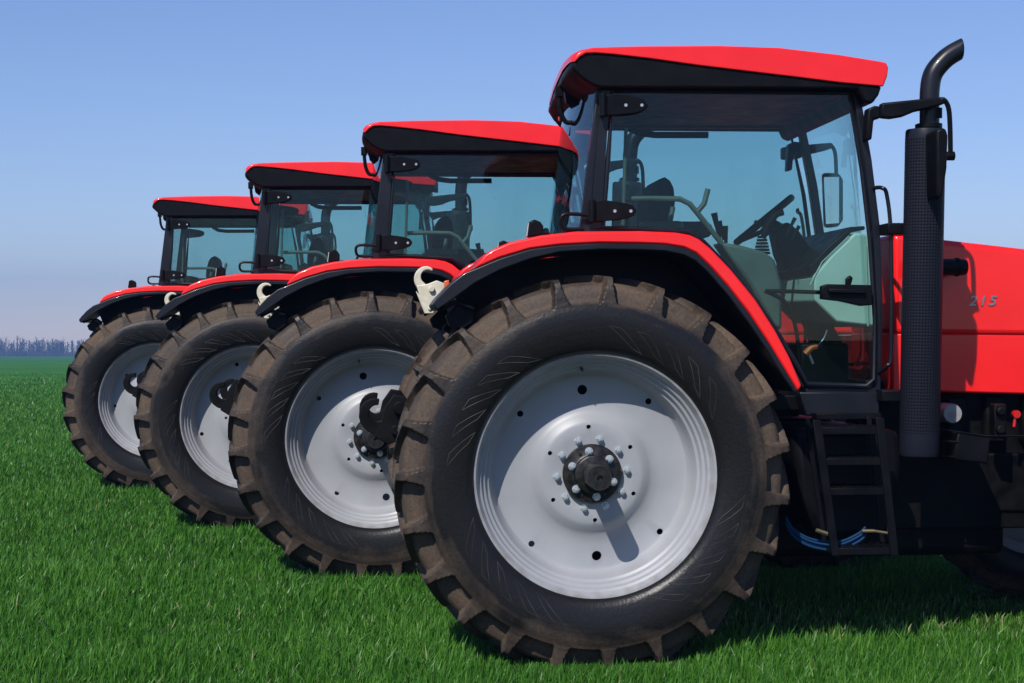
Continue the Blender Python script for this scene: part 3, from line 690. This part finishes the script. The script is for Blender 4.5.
# side mirrors on their arms
for s in (-1, 1):
    AY = 1.05
    A = lambda u, v, y=AY: (L(u, v, -y)[0], s * y, L(u, v, -y)[1])
    bm = nb()
    prism(bm, poly([(867, 109), (874, 106), (881, 107), (881, 118), (873, 120), (871, 140), (865, 141)], -.86), s * .88, s * .80)
    prism(bm, poly([(880, 103.5), (925, 99), (942, 98), (944, 104), (932, 108), (914, 112), (902, 117), (890, 119), (880, 118)], -AY), s * (AY + .028), s * (AY - .028))
    arm = obj('mirror_arm', bm, M['black'], root, bevel=.01)
    bm = nb(); tube(bm, [A(938, 100, 1.06), A(944, 100, 1.07), A(948.5, 108, 1.07), A(950, 125, 1.07), A(950.5, 152, 1.07)], .013, 8, smooth=True); tube(bm, [A(945, 156, 1.07), A(954, 156, 1.07)], .024, 10)
    obj('mirror_stay', bm, M['black'], arm)
    bm = nb()
    if s < 0:
        prism(bm, poly([(929, 133), (934, 130), (939, 131), (941, 138), (940, 170), (936, 196), (933, 201), (930, 196)], -1.14), -1.25, -1.08)
        ml = obj('mirror', bm, M['black'], arm, bevel=.012)
        x, z = L(931, 150, -1.14); bm = nb(); box(bm, x - .004, x + .004, -1.235, -1.10, z - .17, z + .06); obj('mirror_glass', bm, M['mirror'], ml)
    else:
        p = poly([(822, 173), (839, 173), (843, 180), (843, 220), (838, 227), (824, 228)], .95)
        prism(bm, p, .98, .93); ml = obj('mirror', bm, M['black'], arm, bevel=.02)
        p = poly([(824, 177), (839, 177), (839, 223), (826, 224)], .925); bm = nb(); prism(bm, p, .929, .924); obj('mirror_glass', bm, M['mirror'], ml)

# hitch: lower arms with hooks, top link with its pale hook
def hookpts(cx, cz, r, a0, a1, w0, w1, n=14):
    o = []; i = []
    for k in range(n + 1):
        a = math.radians(a0 + (a1 - a0) * k / n); w = w0 + (w1 - w0) * k / n
        o.append((cx + (r + w) * math.cos(a), cz + (r + w) * math.sin(a))); i.append((cx + r * math.cos(a), cz + r * math.sin(a)))
    return o + i[::-1]
for s in (-1, 1):
    yl = .45; bm = nb()
    hx, hz = L(377, 413, -yl)
    prism(bm, [(.1, .80), (.1, .90), (hx + .16, hz - .02), (hx + .12, hz - .16)], s * (yl + .02), s * (yl - .02))
    tube(bm, [(hx + .3, s * yl, hz - .2), (-.35, s * .35, 1.5)], .025, 8)
    tube(bm, [(-.35, s * .35, 1.5), (-.1, s * .3, 1.45)], .05, 8)
    ll = obj('lower_link', bm, M['dark'], root, bevel=.006)
    bm = nb()
    prism(bm, hookpts(hx, hz, .044, 80, 340, .034, .085), s * (yl + .035), s * (yl - .035))
    prism(bm, [(hx + .04, hz + .03), (hx + .09, hz + .10), (hx + .15, hz + .09), (hx + .20, hz + .02), (hx + .19, hz - .12), (hx + .06, hz - .17), (hx - .02, hz - .12), (hx + .02, hz - .06)], s * (yl + .05), s * (yl - .03))
    tube(bm, [(hx + .12, s * (yl + .09), hz + .03), (hx + .12, s * (yl + .05), hz + .03)], .035, 12); tube(bm, [(hx + .10, s * (yl + .08), hz - .09), (hx + .10, s * (yl + .04), hz - .09)], .028, 10)
    obj('hook', bm, M['dark'], ll, bevel=.005)
bm = nb(); hx, hz = L(426, 284, 0)
tube(bm, [(hx + .10, 0, hz - .06), (-.45, 0, 1.75), (-.38, 0, 1.6)], .028, 10); box(bm, -.5, -.3, -.12, .12, 1.35, 1.75)
tl = obj('top_link', bm, M['dark'], root, bevel=.006)
bm = nb()
prism(bm, hookpts(hx + .01, hz + .04, .040, 55, 250, .012, .052), -.03, .03)
prism(bm, [(hx - .055, hz - .01), (hx + .01, hz + .0), (hx + .06, hz + .02), (hx + .11, hz - .0), (hx + .10, hz - .09), (hx + .03, hz - .13), (hx - .02, hz - .12)], -.034, .034)
prism(bm, [(hx - .06, hz - .04), (hx - .04, hz - .06), (hx + .05, hz - .14), (hx + .04, hz - .17), (hx - .01, hz - .17)], -.05, -.036)
tube(bm, [(hx + .03, -.055, hz - .03), (hx + .03, .05, hz - .03)], .018, 10); tube(bm, [(hx + .02, -.06, hz - .14), (hx + .02, .05, hz - .14)], .012, 10)
obj('top_hook', bm, M['cream'], tl, bevel=.005)
# plate, drawbar, mudguard of the front wheel
bm = nb(); box(bm, -.75, -.3, -.06, .06, .48, .56); box(bm, -.5, -.38, -.25, .25, .5, 1.1); obj('drawbar', bm, M['dark'], root, bevel=.01)
# ------------------------------------------------------------------ four tractors
def copy_tree(o, parent=None):
    c = o.copy(); C.objects.link(c); c.parent = parent
    for ch in list(o.children): copy_tree(ch, c)
    return c
SPOTS = [(0.428, 8.50), (-0.930, 11.60), (-2.215, 14.50), (-3.81, 18.20)]
LABELS = ['nearest and largest red tractor, its full rear wheel, cab door, steps and exhaust in view',
          'second nearest red tractor, black hub and cream hook showing just behind the nearest rear wheel',
          'third red tractor in the row, between the smallest one and the second nearest',
          'smallest and farthest red tractor at the left end of the row']
roots = [root] + [copy_tree(root) for _ in range(3)]
for i, (r, (hx, hy)) in enumerate(zip(roots, SPOTS)):
    r.location = (hx - 1.25 * sa, hy + 1.25 * ca, 0); r.rotation_euler = (0, 0, YAW)
    r['label'] = LABELS[i]; r['category'] = 'tractor'; r['group'] = 'red tractors parked side by side on the grass'
    for ch in r.children:
        if i == 3 and ch.name.startswith(('lower_link', 'top_link')): ch.location.x += .22
        if ch.name.startswith('rear_wheel'):
            ch.rotation_euler = (0, (-math.radians(-4.2) + [0, -.62, .9, 2.3][i]) * 1.0 if 0 else [0, -.10, .55, 2.3][i], ch.rotation_euler[2])
# bring a lug of the nearest tyre under the place the photograph shows it: turn the tyre mesh itself
best = round(phase / (2 * PI / NL)) * (2 * PI / NL)
TYRE.transform(Matrix.Rotation(-(phase - best), 4, 'Y'))

# ------------------------------------------------------------------ ground, grass, far trees
def gz(Y):
    Y = np.asarray(Y, float); t = np.clip(Y - 25, 0, None)
    return -0.0117 * t * (t / (t + 12))
def ground():
    ys = np.concatenate([[-400, -100, -20, 0], np.arange(4, 60, .8), np.geomspace(60, 4000, 60)])
    xs = np.concatenate([-np.geomspace(3000, 30, 30), np.arange(-28, 28.1, .8), np.geomspace(30, 3000, 30)])
    X, Y = np.meshgrid(xs, ys); Z = gz(Y)
    co = np.stack([X, Y, Z], -1).reshape(-1, 3); n, m = X.shape
    idx = np.arange(n * m).reshape(n, m)
    f = np.stack([idx[:-1, :-1], idx[:-1, 1:], idx[1:, 1:], idx[1:, :-1]], -1).reshape(-1, 4)
    me = bpy.data.meshes.new('ground'); me.from_pydata(co.tolist(), [], f.tolist()); me.shade_smooth()
    m_ = mat('field_ground', (0.03, 0.06, 0.015), 0.95, spec=0.1)
    b = m_.node_tree.nodes['Principled BSDF']
    tc = nd(m_, 'ShaderNodeTexCoord')
    def noise(s, d, scl=None):
        n = nd(m_, 'ShaderNodeTexNoise'); n.inputs['Scale'].default_value = s; n.inputs['Detail'].default_value = d
        if scl:
            mp = nd(m_, 'ShaderNodeMapping'); mp.inputs['Scale'].default_value = scl; lk(m_, tc.outputs['Object'], mp.inputs['Vector']); lk(m_, mp.outputs[0], n.inputs['Vector'])
        else: lk(m_, tc.outputs['Object'], n.inputs['Vector'])
        return n.outputs['Fac']
    def ramp(sock, c1, c2, lo, hi):
        r = nd(m_, 'ShaderNodeValToRGB'); r.color_ramp.elements[0].position = lo; r.color_ramp.elements[1].position = hi
        r.color_ramp.elements[0].color = (*c1, 1); r.color_ramp.elements[1].color = (*c2, 1); lk(m_, sock, r.inputs['Fac']); return r.outputs['Color']
    # near: damp soil and thatch between the blades
    near = ramp(noise(9, 8), (0.018, 0.035, 0.008), (0.05, 0.055, 0.02), .35, .7)
    # far: crop canopy colour
    far = ramp(noise(.6, 8), (0.024, 0.105, 0.010), (0.050, 0.175, 0.020), .3, .7)
    far2 = ramp(noise(.02, 4, (1, 4, 1)), (.85, .9, .85), (1.2, 1.12, 1.2), .35, .65)
    mm = nd(m_, 'ShaderNodeMix', data_type='RGBA', blend_type='MULTIPLY'); mm.inputs['Factor'].default_value = 1; lk(m_, far, mm.inputs['A']); lk(m_, far2, mm.inputs['B'])
    sp = nd(m_, 'ShaderNodeSeparateXYZ'); lk(m_, tc.outputs['Object'], sp.inputs[0])
    mr = nd(m_, 'ShaderNodeMapRange'); mr.inputs['From Min'].default_value = 20; mr.inputs['From Max'].default_value = 48; lk(m_, sp.outputs['Y'], mr.inputs['Value'])
    mx = nd(m_, 'ShaderNodeMix', data_type='RGBA'); lk(m_, mr.outputs[0], mx.inputs['Factor']); lk(m_, near, mx.inputs['A']); lk(m_, mm.outputs['Result'], mx.inputs['B'])
    lk(m_, mx.outputs['Result'], b.inputs['Base Color'])
    bp = nd(m_, 'ShaderNodeBump'); bp.inputs['Strength'].default_value = 1; bp.inputs['Distance'].default_value = .12; lk(m_, noise(5, 8), bp.inputs['Height']); lk(m_, bp.outputs[0], b.inputs['Normal'])
    me.materials.append(m_)
    o = bpy.data.objects.new('ground', me); C.objects.link(o); o['kind'] = 'structure'
ground()

def grass():
    N = 1150000
    d0, d1 = 6.6, 120.0
    u = rng.random(N)
    Y = d0 * (d1 / d0) ** u
    X = (rng.random(N) * 2 - 1) * (Y * .33 + 1.6)
    # local coords of the nearest rows of wheels: flattened round the tyres, thinner and browner under the machines
    h = (.042 + rng.gamma(3.4, .0125, N)).clip(.035, .14)
    patch = np.sin(X * 1.7 + np.sin(Y * 1.1) * 2) * np.sin(Y * 1.3 + np.sin(X * .8) * 2)
    h *= 1 + .16 * patch
    keep = rng.random(N) < (1 - np.clip((Y - 34) / 86, 0, 1)) ** 2.2
    under = np.zeros(N)
    for (hx, hy) in SPOTS:
        ox, oy = hx - 1.25 * sa, hy + 1.25 * ca
        dx, dy = X - ox, Y - oy
        lx = dx * ca + dy * sa; ly = -dx * sa + dy * ca
        for wx, r in ((0, .55), (3.10, .42)):
            for wy in (-.975, .975):
                q = np.maximum(np.abs(lx - wx) / r, np.abs(ly - wy) / .40)
                f = np.clip((q - .65) / .6, .25, 1); h *= f
        ub = (lx > -.4) & (lx < 3.6) & (np.abs(ly) < .8)
        under = np.maximum(under, ub * 1.0)
    keep &= ~((under > 0) & (rng.random(N) < .55)); h = np.where(under > 0, h * .6, h)
    X, Y, h, under = X[keep], Y[keep], h[keep], under[keep]; N = len(X)
    az = rng.random(N) * 2 * PI; w = .0036 * np.maximum(Y / 9, .9) ** .75 * rng.uniform(.7, 1.4, N)
    lean = rng.gamma(2.2, .13, N).clip(0, 1.25); la = rng.random(N) * 2 * PI
    # a light common lean from the wind
    bx = np.cos(la) * lean + .10; by = np.sin(la) * lean * .8
    Z0 = gz(Y) - .004
    px, py = np.cos(az), np.sin(az)
    V = np.empty((N, 5, 3))
    def put(i, t, side, wd):
        V[:, i, 0] = X + bx * h * t * t * 0.9 + bx * h * t * .2 + px * w * wd * side
        V[:, i, 1] = Y + by * h * t * t * 0.9 + by * h * t * .2 + py * w * wd * side
        V[:, i, 2] = Z0 + h * t * (1 - .32 * lean * t)
    put(0, 0, -1, .8); put(1, 0, 1, .8); put(2, .55, 1, .9); put(3, .55, -1, .9); put(4, 1.0, 0, 0)
    co = V.reshape(-1, 3).astype(np.float32)
    base = np.arange(N)[:, None] * 5
    me = bpy.data.meshes.new('grass')
    me.vertices.add(N * 5); me.vertices.foreach_set('co', co.ravel())
    loops = np.concatenate([base + [0, 1, 2, 3], base + [3, 2, 4]], axis=1).astype(np.int32)   # quad then tri
    me.loops.add(N * 7); me.loops.foreach_set('vertex_index', loops.ravel())
    me.polygons.add(N * 2)
    st = (np.arange(N)[:, None] * 7 + [0, 4]).astype(np.int32)
    me.polygons.foreach_set('loop_start', st.ravel())
    me.update(calc_edges=True); me.validate()
    me.shade_smooth()
    at = me.attributes.new('tone', 'FLOAT', 'POINT')
    tone = rng.normal(.55, .23, N) + .10 * patch[keep]
    tone = np.where(rng.random(N) < .004 + .05 * under, 1.6, tone.clip(0, 1))
    at.data.foreach_set('value', np.repeat(tone, 5).astype(np.float32))
    ah = me.attributes.new('along', 'FLOAT', 'POINT'); ah.data.foreach_set('value', np.tile([0, 0, .55, .55, 1.0], N).astype(np.float32))
    m = mat('grass_blade', (.04, .15, .02), .42, spec=.4)
    b = m.node_tree.nodes['Principled BSDF']
    a = nd(m, 'ShaderNodeAttribute'); a.attribute_name = 'tone'
    r = nd(m, 'ShaderNodeValToRGB'); e = r.color_ramp.elements
    e[0].position = 0; e[0].color = (.022, .082, .007, 1); e[1].position = .62; e[1].color = (.098, .262, .028, 1)
    x = e.new(.30); x.color = (.044, .160, .013, 1); x = e.new(.70); x.color = (.18, .36, .07, 1); x = e.new(1.0); x.color = (.42, .40, .20, 1)
    sc = nd(m, 'ShaderNodeMath', operation='MULTIPLY'); sc.inputs[1].default_value = .68; lk(m, a.outputs['Fac'], sc.inputs[0]); lk(m, sc.outputs[0], r.inputs['Fac'])
    lk(m, r.outputs['Color'], b.inputs['Base Color'])
    tl_ = nd(m, 'ShaderNodeBsdfTranslucent'); mxs = nd(m, 'ShaderNodeMixShader'); mxs.inputs[0].default_value = .28
    lk(m, r.outputs['Color'], tl_.inputs['Color']); out = m.node_tree.nodes['Material Output']
    lk(m, b.outputs[0], mxs.inputs[1]); lk(m, tl_.outputs[0], mxs.inputs[2]); lk(m, mxs.outputs[0], out.inputs[0])
    me.materials.append(m)
    o = bpy.data.objects.new('grass', me); C.objects.link(o); o['kind'] = 'stuff'
    o['label'] = 'short dense green grass covering the field'; o['category'] = 'grass'
grass()

def far_trees():
    verts = []; faces = []
    def tri_limb(p, q, w):
        d = q - p; s_ = Vector((0, 1, 0)).cross(d).normalized() * w if d.length > 0 else Vector((w, 0, 0))
        y_ = Vector((0, w, 0)); i = len(verts)
        verts.extend([p - s_, p + s_, p + y_, q]); faces.extend([(i, i + 1, i + 3), (i + 1, i + 2, i + 3), (i + 2, i, i + 3)])
    for k in range(1900):
        x = -420 + 840 * random.random(); Y = random.uniform(840, 940); z = float(gz(Y)) - .5
        H = random.uniform(7.2, 8.8) * (1 + .18 * math.sin(x * .045) + .1 * math.sin(x * .17)); top = Vector((x + random.uniform(-.5, .5), Y, z + H))
        tri_limb(Vector((x, Y, z)), top, random.uniform(.2, .4))
        for j in range(24):
            t = random.uniform(.12, .92); a = random.random() * 2 * PI; l = H * random.uniform(.16, .34) * (1.25 - t)
            p = Vector((x, Y, z)).lerp(top, t); q = p + Vector((math.cos(a) * l * .8, math.sin(a) * l * .8, l * random.uniform(.6, 1.3)))
            tri_limb(p, q, random.uniform(.08, .17))
            for e in range(2):
                m_ = p.lerp(q, random.uniform(.3, .8)); tri_limb(m_, m_ + Vector((random.uniform(-1, 1), random.uniform(-1, 1), random.uniform(.4, 1.4))) * l * .4, .05)
        for j in range(16):   # scrub at the foot
            p = Vector((x + random.uniform(-3, 3), Y + random.uniform(-4, 4), z)); tri_limb(p, p + Vector((random.uniform(-.9, .9), 0, random.uniform(1.5, 3.8))), random.uniform(.3, .7))
    me = bpy.data.meshes.new('far_trees'); me.from_pydata(verts, [], faces); m = noisy(mat('bare_bark', (.1,)*3, .9, spec=.1), (.055, .046, .034), (.10, .083, .062), .05)
    me.materials.append(m)
    o = bpy.data.objects.new('far_trees', me); C.objects.link(o); o['kind'] = 'stuff'
    o['label'] = 'hazy line of bare trees on the horizon beyond the field'; o['category'] = 'trees'
far_trees()

# ------------------------------------------------------------------ haze
USE_HAZE = True
if USE_HAZE:
    bm = nb(); box(bm, -700, 700, -40, 1300, -18, 45)
    bmesh.ops.recalc_face_normals(bm, faces=bm.faces[:])
    me = bpy.data.meshes.new('haze'); bm.to_mesh(me); bm.free()
    m = bpy.data.materials.new('haze_air'); m.use_nodes = True; m.node_tree.nodes.clear()
    out = nd(m, 'ShaderNodeOutputMaterial'); v = nd(m, 'ShaderNodeVolumePrincipled')
    v.inputs['Color'].default_value = (.20, .43, .90, 1); v.inputs['Density'].default_value = .0007; v.inputs['Anisotropy'].default_value = .1
    lk(m, v.outputs[0], out.inputs['Volume']); me.materials.append(m)
    o = bpy.data.objects.new('haze', me); C.objects.link(o); o['kind'] = 'stuff'; o['label'] = 'thin pale haze over the far field'; o['category'] = 'haze'

# ------------------------------------------------------------------ light, sky, camera
D = Vector((.45, 1.0, -1.13)).normalized()   # the way the sunlight travels
sun = bpy.data.lights.new('sun', 'SUN'); sun.energy = 5.0; sun.angle = math.radians(.5); sun.color = (1.0, .96, .90)
so = bpy.data.objects.new('sun', sun); C.objects.link(so); so.rotation_euler = D.to_track_quat('-Z', 'Y').to_euler(); so.location = (-5, -10, 15)
elev = math.asin(-D.z); azim = math.atan2(-D.x, -D.y)
W = bpy.data.worlds.new('World'); S.world = W; W.use_nodes = True; nt = W.node_tree
bg = nt.nodes['Background']; sky = nt.nodes.new('ShaderNodeTexSky'); sky.sky_type = 'NISHITA'; sky.sun_disc = False
sky.sun_elevation = elev; sky.sun_rotation = azim; sky.altitude = 0; sky.air_density = 1.0; sky.dust_density = 0.0; sky.ozone_density = 5.0
tint = nt.nodes.new('ShaderNodeMix'); tint.data_type = 'RGBA'; tint.blend_type = 'MULTIPLY'; tint.inputs['Factor'].default_value = 1
tint.inputs['B'].default_value = (1.0, .95, 1.12, 1)
nt.links.new(sky.outputs[0], tint.inputs['A']); nt.links.new(tint.outputs['Result'], bg.inputs['Color']); bg.inputs['Strength'].default_value = .107

cam = bpy.data.cameras.new('camera'); co = bpy.data.objects.new('camera', cam); C.objects.link(co); S.camera = co
co.location = (0, 0, CAMZ); co.rotation_euler = (PI / 2, 0, 0); cam.sensor_width = 36; cam.lens = FPX / 1024 * 36
cam.shift_y = -(341.5 - HZ) / 1024; cam.clip_end = 6000; cam.clip_start = .1
S.view_settings.view_transform = 'Standard'; S.view_settings.look = 'None'; S.view_settings.exposure = 0; S.view_settings.gamma = 1
S.cycles.max_bounces = 8; S.cycles.transparent_max_bounces = 24; S.cycles.volume_bounces = 0
